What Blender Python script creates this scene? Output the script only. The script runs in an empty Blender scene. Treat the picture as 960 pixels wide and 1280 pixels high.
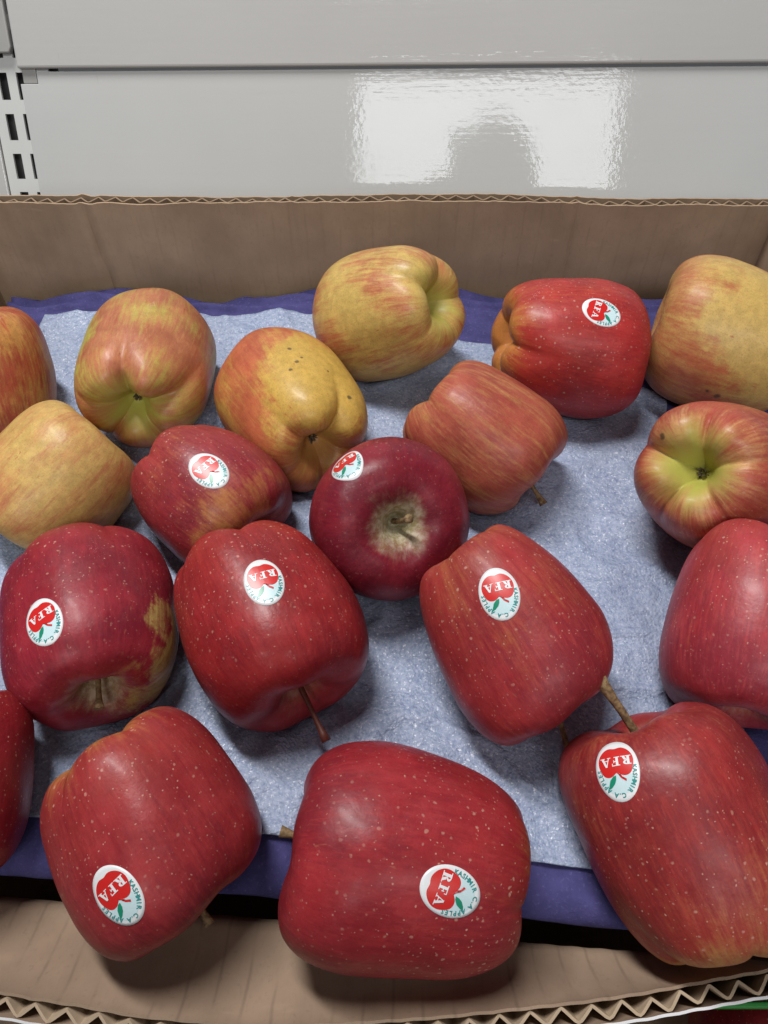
import bpy, math, random
import numpy as np
from mathutils import Vector, Matrix, noise
from mathutils.bvhtree import BVHTree

random.seed(7)
SC = bpy.context.scene
COL = SC.collection

# ------------------------------------------------------------------ frames
# The box lies on a produce shelf that slopes towards the shopper.  Everything in the box is
# built in the box's own frame (X right, Y to the back, Z up from the tray, camera above 0,0)
# and BOX carries it into the world, where the rack stands upright.
TILT = math.radians(26.4)          # slope of the shelf
PITCH = math.radians(25.6)         # camera below the horizontal
CAMZ = 1.60
HB = 0.318                         # camera above the tray, in the box frame
PB = TILT + PITCH
BOX = (Matrix.Translation((0, 0, CAMZ)) @ Matrix.Rotation(TILT, 4, 'X')
       @ Matrix.Translation((0, 0, -HB)))
RIGHT = Vector((1, 0, 0))
FWD = Vector((0, math.cos(PB), -math.sin(PB)))
UPV = Vector((0, math.sin(PB), math.cos(PB)))

# ------------------------------------------------------------------ camera
cam_d = bpy.data.cameras.new('camera')
cam = bpy.data.objects.new('camera', cam_d)
COL.objects.link(cam)
cam.location = (0, 0, CAMZ)
cam.rotation_euler = (math.pi / 2 - PITCH, 0, 0)
cam_d.sensor_fit = 'VERTICAL'
cam_d.sensor_height = 36.0
cam_d.lens = 36.0 * 961.0 / 1280.0
cam_d.clip_start = 0.01
cam_d.clip_end = 50
SC.camera = cam

# ------------------------------------------------------------------ light
world = bpy.data.worlds.new('World')
SC.world = world
world.use_nodes = True
bg = world.node_tree.nodes['Background']
bg.inputs[0].default_value = (0.92, 0.95, 1.0, 1)
bg.inputs[1].default_value = 0.075

def area(name, loc, target, sx, sy, power, color):
    d = bpy.data.lights.new(name, 'AREA')
    d.shape = 'RECTANGLE'
    d.size, d.size_y, d.energy, d.color = sx, sy, power, color
    o = bpy.data.objects.new(name, d)
    COL.objects.link(o)
    o.location = loc
    v = Vector(target) - Vector(loc)
    o.rotation_euler = v.to_track_quat('-Z', 'Y').to_euler()
    return o

area('ceiling_tube_light', (-0.34, 0.0, CAMZ + 1.35), (-0.15, 0.2, CAMZ - .2), 0.8, 0.14, 24, (1.0, 0.98, 0.96))
area('shop_front_light', (0.25, -2.3, CAMZ + .80), (0.1, 0.3, CAMZ - .2), 2.0, 0.42, 25, (1.0, 0.99, 0.97))
area('shop_window_light', (-0.11, -2.5, CAMZ + .017), (-0.11, 0, CAMZ + .017), 1.09, 0.46, 10.5, (0.95, 0.98, 1.0))

SC.view_settings.view_transform = 'Standard'
SC.view_settings.look = 'None'
SC.view_settings.exposure = 0.08
SC.view_settings.gamma = 1.0

# ------------------------------------------------------------------ shapes
def lerp(a, b, t):
    return a + (b - a) * t

def sstep(a, b, x):
    t = np.clip((x - a) / (b - a), 0, 1)
    return t * t * (3 - 2 * t)

def catmull(pts, n):
    """n points at even arc length along a Catmull-Rom curve through pts"""
    P = np.array(pts, float)
    P = np.vstack([2 * P[0] - P[1], P, 2 * P[-1] - P[-2]])
    out = []
    for i in range(1, len(P) - 2):
        for t in np.linspace(0, 1, 24, endpoint=False):
            a, b, c, d = P[i - 1], P[i], P[i + 1], P[i + 2]
            out.append(0.5 * (2 * b + (c - a) * t + (2 * a - 5 * b + 4 * c - d) * t * t
                              + (3 * b - a - 3 * c + d) * t ** 3))
    out.append(P[-2])
    out = np.array(out)
    s = np.concatenate([[0], np.cumsum(np.linalg.norm(np.diff(out, axis=0), axis=1))])
    q = np.linspace(0, s[-1], n)
    return np.stack([np.interp(q, s, out[:, k]) for k in range(out.shape[1])], 1)

PROFILE = [(0, .47), (.05, .475), (.105, .57), (.175, .73), (.28, .875), (.44, .955), (.60, .955), (.78, .875),
           (.92, .68), (.99, .40), (1.0, .12), (.99, -.16), (.955, -.42), (.895, -.65), (.80, -.84),
           (.67, -.965), (.53, -1.0), (.40, -.985), (.29, -.92), (.20, -.81), (.125, -.69), (.05, -.635), (0, -.625)]
NU, NV = 120, 84

def apple_shape(p):
    """unit apple, stem along +Z: verts (NV*NU), faces, longitude, axial position"""
    prof = catmull(PROFILE, NV)
    phi = np.linspace(0, 2 * math.pi, NU, endpoint=False)
    r = prof[:, 0][:, None] * np.ones(NU)
    z = prof[:, 1][:, None] * np.ones(NU)
    ax = np.linspace(0, 1, NV)[:, None] * np.ones(NU)
    ph = phi[None, :] * np.ones((NV, 1))
    sd = p['seed']
    r = r * (1 - p.get('taper', 0.05) * sstep(0.55, -1.0, z))
    low = sstep(-0.15, -1.0, z) * sstep(1.0, .86, ax)
    un = 1 + 0.45 * np.sin(ph + sd) + 0.25 * np.sin(2 * ph + 2.1 * sd)
    five = (2.2 * np.abs(np.cos(2.5 * ph + 0.17 * np.sin(ph + sd * 1.7))) ** 0.75 - 1.35) * un
    lb = p.get('lobe', 0.06)
    r = r * (1 + lb * 0.62 * low * five)
    z = z - lb * 1.0 * five * np.exp(-((r - 0.46) / 0.28) ** 2) * (z < 0)
    r = r * (1 + lb * 0.22 * np.cos(5 * ph + 0.5) * np.exp(-((ax - .25) / .16) ** 2))
    z = z + lb * 0.35 * np.cos(5 * ph + 0.5 + sd) * np.exp(-((ax - .2) / .1) ** 2)
    z = np.where(z < 0, z * p.get('cal', 1.0), z)
    x, y = r * np.cos(ph), r * np.sin(ph)
    z = z + p.get('tilt', 0.06) * x * math.cos(sd * 3) + p.get('tilt', 0.06) * y * math.sin(sd * 3)
    x = x + p.get('bend', 0.04) * z * z * math.cos(sd * 5)
    y = y + p.get('bend', 0.04) * z * z * math.sin(sd * 5)
    V = np.stack([x, y, z], -1).reshape(-1, 3)
    am = p.get('lump', 0.045)
    off = Vector((sd * 7.3, sd * 3.1, sd * 5.7))
    for i in range(len(V)):
        q = Vector(V[i])
        n = noise.noise(q * 0.9 + off) * am + noise.noise(q * 2.1 + off) * am * 0.35
        V[i] = V[i] * (1 + n)
    V[:, 0] *= p.get('wide', 1.0)
    V[:, 2] *= p.get('L', 1.0)
    F = []
    for j in range(NV - 1):
        for i in range(NU):
            a, b = j * NU + i, j * NU + (i + 1) % NU
            F.append((a, a + NU, b + NU, b))
    return V, F, ph.reshape(-1), ax.reshape(-1)

def cam_dir(c):
    return (RIGHT * c[0] + UPV * c[1] - FWD * c[2]).normalized()

def apple_rot(p):
    zax = -cam_dir(p['cal_dir'])
    ref = RIGHT if abs(zax.dot(RIGHT)) < 0.8 else UPV
    xax = (ref - zax * ref.dot(zax)).normalized()
    yax = zax.cross(xax)
    m = Matrix((xax, yax, zax)).transposed()
    return m @ Matrix.Rotation(math.radians(p.get('roll', 0)), 3, 'Z')

# colour families: ground, blush, deep streak
RED = dict(ground=(.46, .19, .055), blush=(.33, .024, .030), deep=(.20, .010, .020), bias=.86, streak=.35, low=.30, dots=1.0)
GOLD = dict(ground=(.60, .34, .11), blush=(.50, .155, .075), deep=(.36, .05, .035), bias=.30, streak=.55, low=.75, dots=.12)

def K(base, **kw):
    d = dict(base)
    d.update(kw)
    return d

# cal_dir: where the eye of the fruit points, as (right, up, towards the viewer)
APPLES = [
 dict(seed=1.0, bbox=(-102, 380, 68, 548), cal_dir=(.1, -.85, -.35), L=1.0, lobe=.04, stem=0, eye=0, zr=-.004,
      mat=K(GOLD, ground=(.52, .25, .07), blush=(.40, .07, .04), bias=.55, streak=.95),
      label='red streaked apple half cut off at the left edge behind the pale golden apple'),
 dict(seed=2.0, bbox=(93, 359, 270, 560), cal_dir=(.03, -.70, .70), L=1.10, lobe=.085, taper=.03, roll=20, eye=1, stem=0, zr=-.004,
      mat=K(GOLD, ground=(.47, .40, .085), blush=(.46, .15, .075), bias=.55, streak=.6, green=.9, yellow=((-.95, .1, .25), .6, .40)),
      label='yellow and rose apple whose green lobed eye faces down near the back wall'),
 dict(seed=3.0, bbox=(266, 410, 461, 614), cal_dir=(.42, -.56, .62), L=1.10, lobe=.052, roll=50, eye=1, stem=1, stem_len=.95, zr=-.012,
      spots=[((362, 436), .035), ((371, 452), .04), ((377, 447), .025), ((363, 462), .035), ((437, 497), .04), ((410, 464), .02)],
      mat=K(GOLD, ground=(.58, .37, .08), blush=(.48, .115, .055), bias=.66, low=.5, streak=.5, green=.3, yellow=((.42, .42, .75), .80, .62)),
      label='yellow and orange apple with dark specks and a stub of stem, leaning right'),
 dict(seed=4.0, bbox=(391, 306, 581, 478), cal_dir=(.72, .02, .66), L=1.02, lobe=.036, roll=15, eye=1, stem=0, zr=-.002,
      mat=K(GOLD, ground=(.58, .41, .12), blush=(.47, .13, .065), bias=.31, streak=.7, green=.75),
      label='golden apple with red flecks highest up against the back cardboard wall, eye to the right'),
 dict(seed=5.0, bbox=(615, 346, 813, 525), cal_dir=(-.95, .14, .10), L=1.0, lobe=.045, roll=5, eye=1, stem=0, zr=-.002,
      sticker=((752, 390), (.9, -.38)),
      mat=K(RED, blush=(.40, .028, .028), deep=(.27, .012, .018), ground=(.50, .20, .05), bias=.84, tip=.9),
      label='bright red stickered apple by the back wall with tan lobes at its left end'),
 dict(seed=6.0, bbox=(808, 313, 1012, 524), cal_dir=(.9, -.35, .15), L=.95, lobe=.03, lump=.02, stem=0, eye=0, zr=-.002,
      spots=[((884, 489), .03), ((896, 495), .05)],
      mat=K(GOLD, ground=(.57, .39, .12), blush=(.46, .12, .06), bias=.48, low=.5, streak=.45, yellow=((.40, -.05, .9), .8, .65)),
      label='big plain golden apple in the back right corner of the box'),
 dict(seed=7.0, bbox=(-40, 496, 169, 706), cal_dir=(-.62, -.76, .22), L=.98, taper=-.04, lobe=.022, lump=.025, eye=1, stem=0, zr=-.006, roll=10,
      mat=K(GOLD, ground=(.59, .40, .125), blush=(.50, .17, .08), bias=.30, low=.6, streak=.55, green=.6),
      label='pale golden apple with a rosy top above the dark red apple at the left edge'),
 dict(seed=8.0, bbox=(162, 532, 367, 718), cal_dir=(-.72, .55, -.2), L=1.0, lobe=.05, stem=0, eye=0, zr=-.006,
      sticker=((261, 588), (.72, -.62)),
      mat=K(RED, blush=(.32, .030, .038), bias=.80, low=.5, yellow=((.6, -.35, .7), .45, .5)),
      label='dull red stickered apple tucked behind the redder apple with the long thin stem'),
 dict(seed=9.4, bbox=(387, 545, 586, 752), cal_dir=(-.22, .06, -.97), L=.98, lobe=.035, stem=1, stem_len=.56, eye=0, zr=-.009,
      sticker=((432, 580), (.5, -.75)),
      mat=K(RED, blush=(.24, .014, .028), deep=(.15, .007, .018), bias=.98, low=.2, cavity=1.0),
      stem_dir=(.35, .15, .9), label='round dark red apple in the middle showing the whitish hollow of its stem'),
 dict(seed=10.2, bbox=(507, 447, 706, 647), cal_dir=(-.74, .60, .0), L=1.0, lobe=.06, taper=.02, stem=1, stem_len=.85, eye=0, zr=-.004,
      mat=K(GOLD, ground=(.48, .20, .080), blush=(.37, .070, .048), deep=(.28, .035, .035), bias=.62, streak=1.0, low=.35, dots=.05, tip=.35),
      stem_dir=(.45, -.85, .0), label='brownish orange striped apple without a sticker, right of the round dark red one'),
 dict(seed=11.0, bbox=(790, 503, 1015, 690), cal_dir=(-.62, .04, .78), L=1.10, lobe=.08, roll=30, eye=1, stem=0, zr=-.004,
      spots=[((828, 546), .05)],
      mat=K(RED, ground=(.56, .29, .12), blush=(.42, .065, .05), deep=(.34, .03, .03), bias=.74, low=.6, streak=.5, green=.9, dots=.5, tip=.6),
      label='orange red apple with a yellow green eye turned to the left, at the right edge'),
 dict(seed=12.0, bbox=(826, 645, 1062, 918), cal_dir=(.25, .85, -.25), L=1.12, lobe=.03, lump=.02, stem=0, eye=0, zr=-.006,
      mat=K(RED, blush=(.40, .036, .048), deep=(.30, .018, .030), bias=.84, low=.25, streak=.4),
      label='rosy red apple without sticker at the right edge under the green eyed one'),
 dict(seed=13.3, bbox=(-8, 660, 230, 907), cal_dir=(-.34, .68, -.64), L=1.12, lobe=.055, taper=-.06, roll=18, stem=1, stem_len=.64, eye=0, zr=-.008,
      sticker=((54, 777), (.36, -.9)),
      mat=K(RED, ground=(.47, .38, .11), blush=(.28, .017, .030), deep=(.18, .009, .020), bias=.93, low=.25, cavity=.8, yellow=((.90, -.38, .15), .55, .30)),
      stem_dir=(.22, -.85, .5), label='dark red stickered apple at the left edge with a yellow patch beside its stem hollow'),
 dict(seed=14.1, bbox=(215, 652, 463, 913), cal_dir=(-.44, .72, -.42), L=1.06, lobe=.05, taper=.0, roll=40, stem=1, stem_len=1.0, eye=0, zr=-.005,
      sticker=((330, 727), (.3, -.95)),
      mat=K(RED, blush=(.33, .020, .024), deep=(.22, .009, .016), bias=.90, low=.3, cavity=.3),
      stem_dir=(.46, -.85, .25), label='smooth red stickered apple with a long thin dark stem, left of the bare blue middle'),
 dict(seed=15.5, bbox=(523, 657, 768, 931), cal_dir=(-.50, .80, -.22), L=1.10, lobe=.045, taper=.12, roll=10, stem=1, stem_len=1.2, eye=0, zr=.001,
      sticker=((624, 742), (.25, -.95)),
      mat=K(RED, ground=(.46, .17, .06), blush=(.36, .030, .036), deep=(.26, .014, .024), bias=.82, low=.4, cavity=.5, tip=.35, yellow=((-.3, .45, .8), .12, .6)),
      stem_dir=(.06, -.85, .5), label='tapering speckled red apple with sticker alone on the blue sheet, stem pointing down'),
 dict(seed=16.0, bbox=(-196, 855, 44, 1098), cal_dir=(.05, .85, -.3), L=1.1, lobe=.03, stem=0, eye=0, zr=-.006,
      mat=K(RED, blush=(.25, .012, .020), deep=(.16, .007, .014), bias=.98, low=.15),
      label='deep red apple of which only a sliver shows at the left edge near the front'),
 dict(seed=17.7, bbox=(45, 888, 332, 1197), cal_dir=(-.57, .79, -.16), L=.94, lobe=.042, taper=.02, roll=8, stem=1, stem_len=.66, eye=0, zr=-.014,
      sticker=((147, 1120), (.60, -.78)),
      mat=K(RED, blush=(.33, .026, .032), deep=(.24, .012, .022), bias=.90, low=.3, tip=.85),
      label='large red speckled apple in the front left with its sticker low near the cardboard'),
 dict(seed=18.2, bbox=(343, 930, 668, 1221), cal_dir=(.96, -.20, -.05), L=1.08, lobe=.036, taper=.05, roll=20, stem=1, stem_len=.66, eye=0, zr=-.015,
      sticker=((563, 1115), (.93, -.36)),
      mat=K(RED, blush=(.34, .022, .030), deep=(.25, .012, .022), bias=.90, low=.35, tip=.5),
      stem_dir=(-.95, .3, .0), label='large red apple lying on its side at the front middle, sticker turned sideways'),
 dict(seed=19.6, bbox=(697, 878, 1012, 1209), cal_dir=(.34, -.88, .30), L=1.10, lobe=.07, taper=.04, roll=12, stem=1, stem_len=1.12, eye=0, zr=-.014,
      sticker=((771, 962), (.17, -1.0)),
      mat=K(RED, ground=(.48, .22, .08), blush=(.34, .030, .030), deep=(.24, .014, .020), bias=.86, low=.45, tip=.75, yellow=((.35, -.1, .9), .28, .45)),
      stem_dir=(-.62, .78, .1), label='largest red apple in the front right corner with an upright oval sticker and lobes below'),
]
#==FIT
FIT = {
 0: {'loc': [-0.21536, 0.32144, 0.03369], 'W': 0.03231},
 1: {'loc': [-0.13007, 0.32345, 0.03294], 'W': 0.03591},
 2: {'loc': [-0.04869, 0.29823, 0.02611], 'W': 0.03672, 'spots': [[-0.7335, -0.6572, 0.0159], [-0.7246, -0.6224, -0.2964], [-0.6614, -0.697, -0.2282], [-0.7928, -0.499, -0.4055], [-0.1037, -0.7629, -0.8792], [-0.3789, -0.8116, -0.4944]]},
 3: {'loc': [0.0022, 0.35955, 0.04262], 'W': 0.03725},
 4: {'loc': [0.10289, 0.33385, 0.03794], 'W': 0.03798, 'sticker': [0.01461, 0.03472, 0.0024], 'up': [-0.2315, 0.0766, 0.9698]},
 5: {'loc': [0.18941, 0.34047, 0.03872], 'W': 0.04117, 'spots': [[-0.8408, -0.5335, 0.0292], [-0.8503, -0.4921, -0.1115]]},
 6: {'loc': [-0.16066, 0.24495, 0.0293], 'W': 0.03349},
 7: {'loc': [-0.083, 0.23594, 0.0279], 'W': 0.03245, 'sticker': [0.00325, 0.03174, 0.00323], 'up': [-0.0375, 0.0207, 0.9991]},
 8: {'loc': [0.00068, 0.21817, 0.0338], 'W': 0.03708, 'sticker': [-0.02327, 0.02536, 0.0259], 'up': [0.1157, -0.4068, 0.9062]},
 9: {'loc': [0.05038, 0.26953, 0.03261], 'W': 0.03396},
 10: {'loc': [0.15896, 0.23781, 0.04016], 'W': 0.03616, 'spots': [[-0.5091, -0.2093, -1.1528]]},
 11: {'loc': [0.15505, 0.15954, 0.035], 'W': 0.03519},
 12: {'loc': [-0.12584, 0.16607, 0.02747], 'W': 0.03505, 'sticker': [-0.00089, 0.03374, 0.01872], 'up': [0.1579, -0.1746, 0.9719]},
 13: {'loc': [-0.04799, 0.16276, 0.03253], 'W': 0.03609, 'sticker': [0.0256, 0.0258, -0.00168], 'up': [-0.073, 0.1222, 0.9898]},
 14: {'loc': [0.05219, 0.15622, 0.03888], 'W': 0.03475, 'sticker': [0.00308, 0.03087, -0.01335], 'up': [-0.3115, 0.1719, 0.9346]},
 15: {'loc': [-0.1633, 0.09811, 0.0281], 'W': 0.03013},
 16: {'loc': [-0.08577, 0.08255, 0.0237], 'W': 0.03597, 'sticker': [-0.00213, 0.03633, 0.01161], 'up': [0.1429, 0.0307, 0.9893]},
 17: {'loc': [0.00701, 0.07231, 0.02325], 'W': 0.03855, 'sticker': [-0.00533, -0.03598, -0.01078], 'up': [-0.1746, 0.1581, -0.9719]},
 18: {'loc': [0.10863, 0.08259, 0.02567], 'W': 0.03718, 'sticker': [-0.02561, -0.0213, 0.02827], 'up': [-0.4015, -0.2503, -0.881]},
}
#==ENDFIT

# ------------------------------------------------------------------ object helpers
def link(name, me, mat=None, parent=None, smooth=True):
    o = bpy.data.objects.new(name, me)
    COL.objects.link(o)
    if mat is not None:
        me.materials.append(mat)
    if smooth and len(me.polygons):
        me.polygons.foreach_set('use_smooth', [True] * len(me.polygons))
        if smooth == 'sharp':
            me.set_sharp_from_angle(angle=.7)
    if parent is not None:
        o.parent = parent
    return o

def mesh(name, V, F):
    me = bpy.data.meshes.new(name)
    me.from_pydata([tuple(map(float, v)) for v in V], [], [tuple(f) for f in F])
    me.update()
    return me

def attr(me, name, kind, data):
    a = me.attributes.new(name, kind, 'POINT')
    a.data.foreach_set('vector' if kind == 'FLOAT_VECTOR' else 'value', np.asarray(data, np.float32).reshape(-1))

def tag(o, label, cat, group=None, kind=None):
    o['label'] = label
    o['category'] = cat
    if group:
        o['group'] = group
    if kind:
        o['kind'] = kind
    return o

def empty(name, loc=(0, 0, 0)):
    o = bpy.data.objects.new(name, None)
    o.empty_display_size = 0.02
    COL.objects.link(o)
    o.location = loc
    return o

def boxes_mesh(name, boxes, bevel=0.0):
    """closed boxes (x0,x1,y0,y1,z0,z1) as one mesh"""
    import bmesh
    bm = bmesh.new()
    for (x0, x1, y0, y1, z0, z1) in boxes:
        r = bmesh.ops.create_cube(bm, size=1.0)
        for v in r['verts']:
            v.co = ((x0 + x1) / 2 + v.co.x * (x1 - x0), (y0 + y1) / 2 + v.co.y * (y1 - y0), (z0 + z1) / 2 + v.co.z * (z1 - z0))
    if bevel:
        bmesh.ops.bevel(bm, geom=bm.edges[:], offset=bevel, segments=3, affect='EDGES', profile=.5)
    me = bpy.data.meshes.new(name)
    bm.to_mesh(me)
    bm.free()
    return me

def slab(name, P, thick):
    """P: (rows, cols, 3) grid -> closed thin sheet, thickness along minus its normal"""
    P = np.asarray(P, float)
    nr, nc = P.shape[:2]
    du = np.gradient(P, axis=1)
    dv = np.gradient(P, axis=0)
    n = np.cross(du, dv)
    n /= np.linalg.norm(n, axis=2)[..., None] + 1e-12
    Q = P - n * thick
    V = np.concatenate([P.reshape(-1, 3), Q.reshape(-1, 3)])
    N = nr * nc
    F = []
    for j in range(nr - 1):
        for i in range(nc - 1):
            a = j * nc + i
            F.append((a, a + 1, a + nc + 1, a + nc))
            F.append((N + a, N + a + nc, N + a + nc + 1, N + a + 1))
    for i in range(nc - 1):
        F.append((i, N + i, N + i + 1, i + 1))
        a = (nr - 1) * nc + i
        F.append((a, a + 1, N + a + 1, N + a))
    for j in range(nr - 1):
        a = j * nc
        F.append((a, a + nc, N + a + nc, N + a))
        a = j * nc + nc - 1
        F.append((a, N + a, N + a + nc, a + nc))
    return mesh(name, V, F)

# ------------------------------------------------------------------ node helper
class NT:
    def __init__(s, name):
        s.mat = bpy.data.materials.new(name)
        s.mat.use_nodes = True
        s.t = s.mat.node_tree
        s.t.nodes.clear()
        s.out = s.t.nodes.new('ShaderNodeOutputMaterial')
        s.b = s.t.nodes.new('ShaderNodeBsdfPrincipled')
        s.t.links.new(s.b.outputs[0], s.out.inputs[0])
    def put(s, sock, v):
        if isinstance(v, bpy.types.NodeSocket):
            s.t.links.new(v, sock)
        elif v is not None:
            if sock.type == 'RGBA' and not isinstance(v, (int, float)) and len(v) == 3:
                v = (*v, 1)
            sock.default_value = v
    def set(s, **kw):
        for k, v in kw.items():
            s.put(s.b.inputs[k.replace('_', ' ')], v)
    def attr(s, name, vec=True):
        n = s.t.nodes.new('ShaderNodeAttribute')
        n.attribute_name = name
        return n.outputs['Vector' if vec else 'Fac']
    def coord(s, which='Object'):
        return s.t.nodes.new('ShaderNodeTexCoord').outputs[which]
    def m(s, op, a, b=None, c=None, clamp=False):
        n = s.t.nodes.new('ShaderNodeMath')
        n.operation = op
        n.use_clamp = clamp
        s.put(n.inputs[0], a); s.put(n.inputs[1], b); s.put(n.inputs[2], c)
        return n.outputs[0]
    def vm(s, op, a, b=None):
        n = s.t.nodes.new('ShaderNodeVectorMath')
        n.operation = op
        s.put(n.inputs[0], a); s.put(n.inputs[1], b)
        return n.outputs['Value' if op in ('DOT_PRODUCT', 'LENGTH', 'DISTANCE') else 'Vector']
    def step(s, x, a, b, o0=0.0, o1=1.0):
        n = s.t.nodes.new('ShaderNodeMapRange')
        n.interpolation_type = 'SMOOTHSTEP'
        s.put(n.inputs[0], x)
        for i, v in enumerate((a, b, o0, o1)):
            s.put(n.inputs[i + 1], v)
        return n.outputs[0]
    def noise(s, vec, scale, detail=3, rough=.55, dist=0.0, col=False):
        n = s.t.nodes.new('ShaderNodeTexNoise')
        s.put(n.inputs['Vector'], vec)
        n.inputs['Scale'].default_value = scale
        n.inputs['Detail'].default_value = detail
        n.inputs['Roughness'].default_value = rough
        n.inputs['Distortion'].default_value = dist
        return n.outputs['Color' if col else 'Fac']
    def voro(s, vec, scale, feature='F1'):
        n = s.t.nodes.new('ShaderNodeTexVoronoi')
        n.feature = feature
        s.put(n.inputs['Vector'], vec)
        n.inputs['Scale'].default_value = scale
        return n
    def mix(s, f, a, b, blend='MIX'):
        n = s.t.nodes.new('ShaderNodeMix')
        n.data_type = 'RGBA'
        n.blend_type = blend
        s.put(n.inputs[0], f); s.put(n.inputs[6], a); s.put(n.inputs[7], b)
        return n.outputs[2]
    def bump(s, h, strength, dist, normal=None):
        n = s.t.nodes.new('ShaderNodeBump')
        n.inputs['Strength'].default_value = strength
        n.inputs['Distance'].default_value = dist
        s.put(n.inputs['Height'], h)
        if normal is not None:
            s.t.links.new(normal, n.inputs['Normal'])
        return n.outputs[0]

def plain(name, color, rough=.6, var=.12, scale=40, **kw):
    t = NT(name)
    n = t.noise(t.coord(), scale, 4)
    c = t.mix(n, tuple(x * (1 - var) for x in color), tuple(min(1, x * (1 + var)) for x in color))
    t.set(Base_Color=c, Roughness=rough, **kw)
    return t.mat

# ------------------------------------------------------------------ materials of the rack, box, tray
def panel_material(name, tone):
    t = NT(name)
    co = t.coord()
    big = t.noise(co, 5, 4)
    base = t.mix(t.step(big, .3, .75), tone, tuple(x * .94 for x in tone))
    # scuffs: a few dark rubbed specks, longer than tall
    st = t.vm('MULTIPLY', co, (60, 60, 190))
    sc = t.m('MULTIPLY', t.step(t.noise(st, 1.0, 2), .70, .78), t.step(t.noise(co, 9, 2), .56, .66))
    base = t.mix(t.m('MULTIPLY', sc, .45), base, (.22, .21, .20))
    # vertical rub marks
    sv = t.vm('MULTIPLY', co, (260, 260, 40))
    sr = t.m('MULTIPLY', t.step(t.noise(sv, 1.0, 2), .70, .80), t.step(t.noise(co, 13, 1), .60, .68))
    base = t.mix(t.m('MULTIPLY', sr, .35), base, (.25, .24, .23))
    peel = t.noise(co, 260, 2, .5)
    wav = t.noise(t.vm('MULTIPLY', co, (11, 11, 230)), 1.0, 3)
    n1 = t.bump(peel, .022, .002)
    n2 = t.bump(wav, .020, .003, n1)
    rough = t.step(t.noise(co, 28, 4), .30, .80, .03, .085)
    t.set(Base_Color=base, Roughness=rough, Normal=n2, Specular_IOR_Level=.5)
    return t.mat

def board_material(name, tone, lines):
    t = NT(name)
    co = t.coord()
    fib = t.noise(t.vm('MULTIPLY', co, (900, 260, 260)), 1.0, 4)
    blot = t.noise(co, 22, 5, .6)
    spk = t.noise(co, 520, 2)
    c = t.mix(t.step(blot, .3, .72), tuple(x * .86 for x in tone), tuple(x * 1.10 for x in tone))
    c = t.mix(t.m('MULTIPLY', t.step(fib, .52, .75), .22), c, tuple(x * .66 for x in tone))
    c = t.mix(t.m('MULTIPLY', t.step(spk, .60, .78), .30), c, tuple(x * .55 for x in tone))
    stn = t.m('MULTIPLY', t.step(t.noise(co, 7, 5, .7), .54, .66), .22)
    c = t.mix(stn, c, tuple(x * v for x, v in zip(tone, (.62, .58, .55))))
    sc = t.m('MULTIPLY', t.step(t.noise(t.vm('MULTIPLY', co, (25, 90, 90)), 1.0, 3, .6), .66, .74), .30)
    c = t.mix(sc, c, tuple(min(1, x * 1.35) for x in tone))
    # washboard: the liner is a little darker in thin lines at the flute spacing
    s = t.attr('along', False)
    wob = t.m('MULTIPLY', t.noise(co, 30, 2), .35)
    ph = t.m('FRACT', t.m('ADD', s, wob))
    line = t.m('MULTIPLY', t.step(t.m('ABSOLUTE', t.m('SUBTRACT', ph, .5)), .0, .10, 1, 0), t.step(t.noise(co, 45, 3), .40, .62))
    c = t.mix(t.m('MULTIPLY', line, lines), c, tuple(x * .45 for x in tone))
    h = t.m('ADD', t.m('MULTIPLY', fib, .3), t.m('MULTIPLY', t.m('SINE', t.m('MULTIPLY', ph, 6.2832)), .5))
    t.set(Base_Color=c, Roughness=.85, Normal=t.bump(h, .22, .0008), Specular_IOR_Level=.25)
    return t.mat

M_PANEL = panel_material('gloss_white_paint', (.575, .585, .58))
M_PANEL2 = panel_material('gloss_white_paint_upper', (.52, .52, .51))
M_UPR = plain('upright_paint', (.62, .63, .62), .4, .04, 30)
M_DARK = plain('painted_recess_shade', (.10, .105, .10), .6)  # dark colour stands in for the shade inside the hollow upright
M_GREY = plain('grey_bracket_paint', (.36, .36, .35), .45, .08, 60)
M_LINER = board_material('kraft_liner', (.405, .290, .195), .16)
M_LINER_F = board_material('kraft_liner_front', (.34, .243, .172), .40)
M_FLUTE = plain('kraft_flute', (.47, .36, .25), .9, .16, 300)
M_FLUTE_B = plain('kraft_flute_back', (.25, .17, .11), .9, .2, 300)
M_WHITE = plain('white_printed_liner', (.74, .74, .76), .55, .06, 200)

def tray_material():
    t = NT('violet_moulded_pulp')
    co = t.coord()
    n = t.noise(co, 60, 5, .65)
    f = t.noise(co, 700, 3, .6)
    c = t.mix(t.step(n, .3, .7), (.050, .047, .150), (.078, .072, .215))
    c = t.mix(t.m('MULTIPLY', t.step(f, .55, .75), .4), c, (.17, .16, .36))
    t.set(Base_Color=c, Roughness=.9, Normal=t.bump(t.m('ADD', f, n), .5, .0007), Specular_IOR_Level=.2)
    return t.mat

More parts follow.
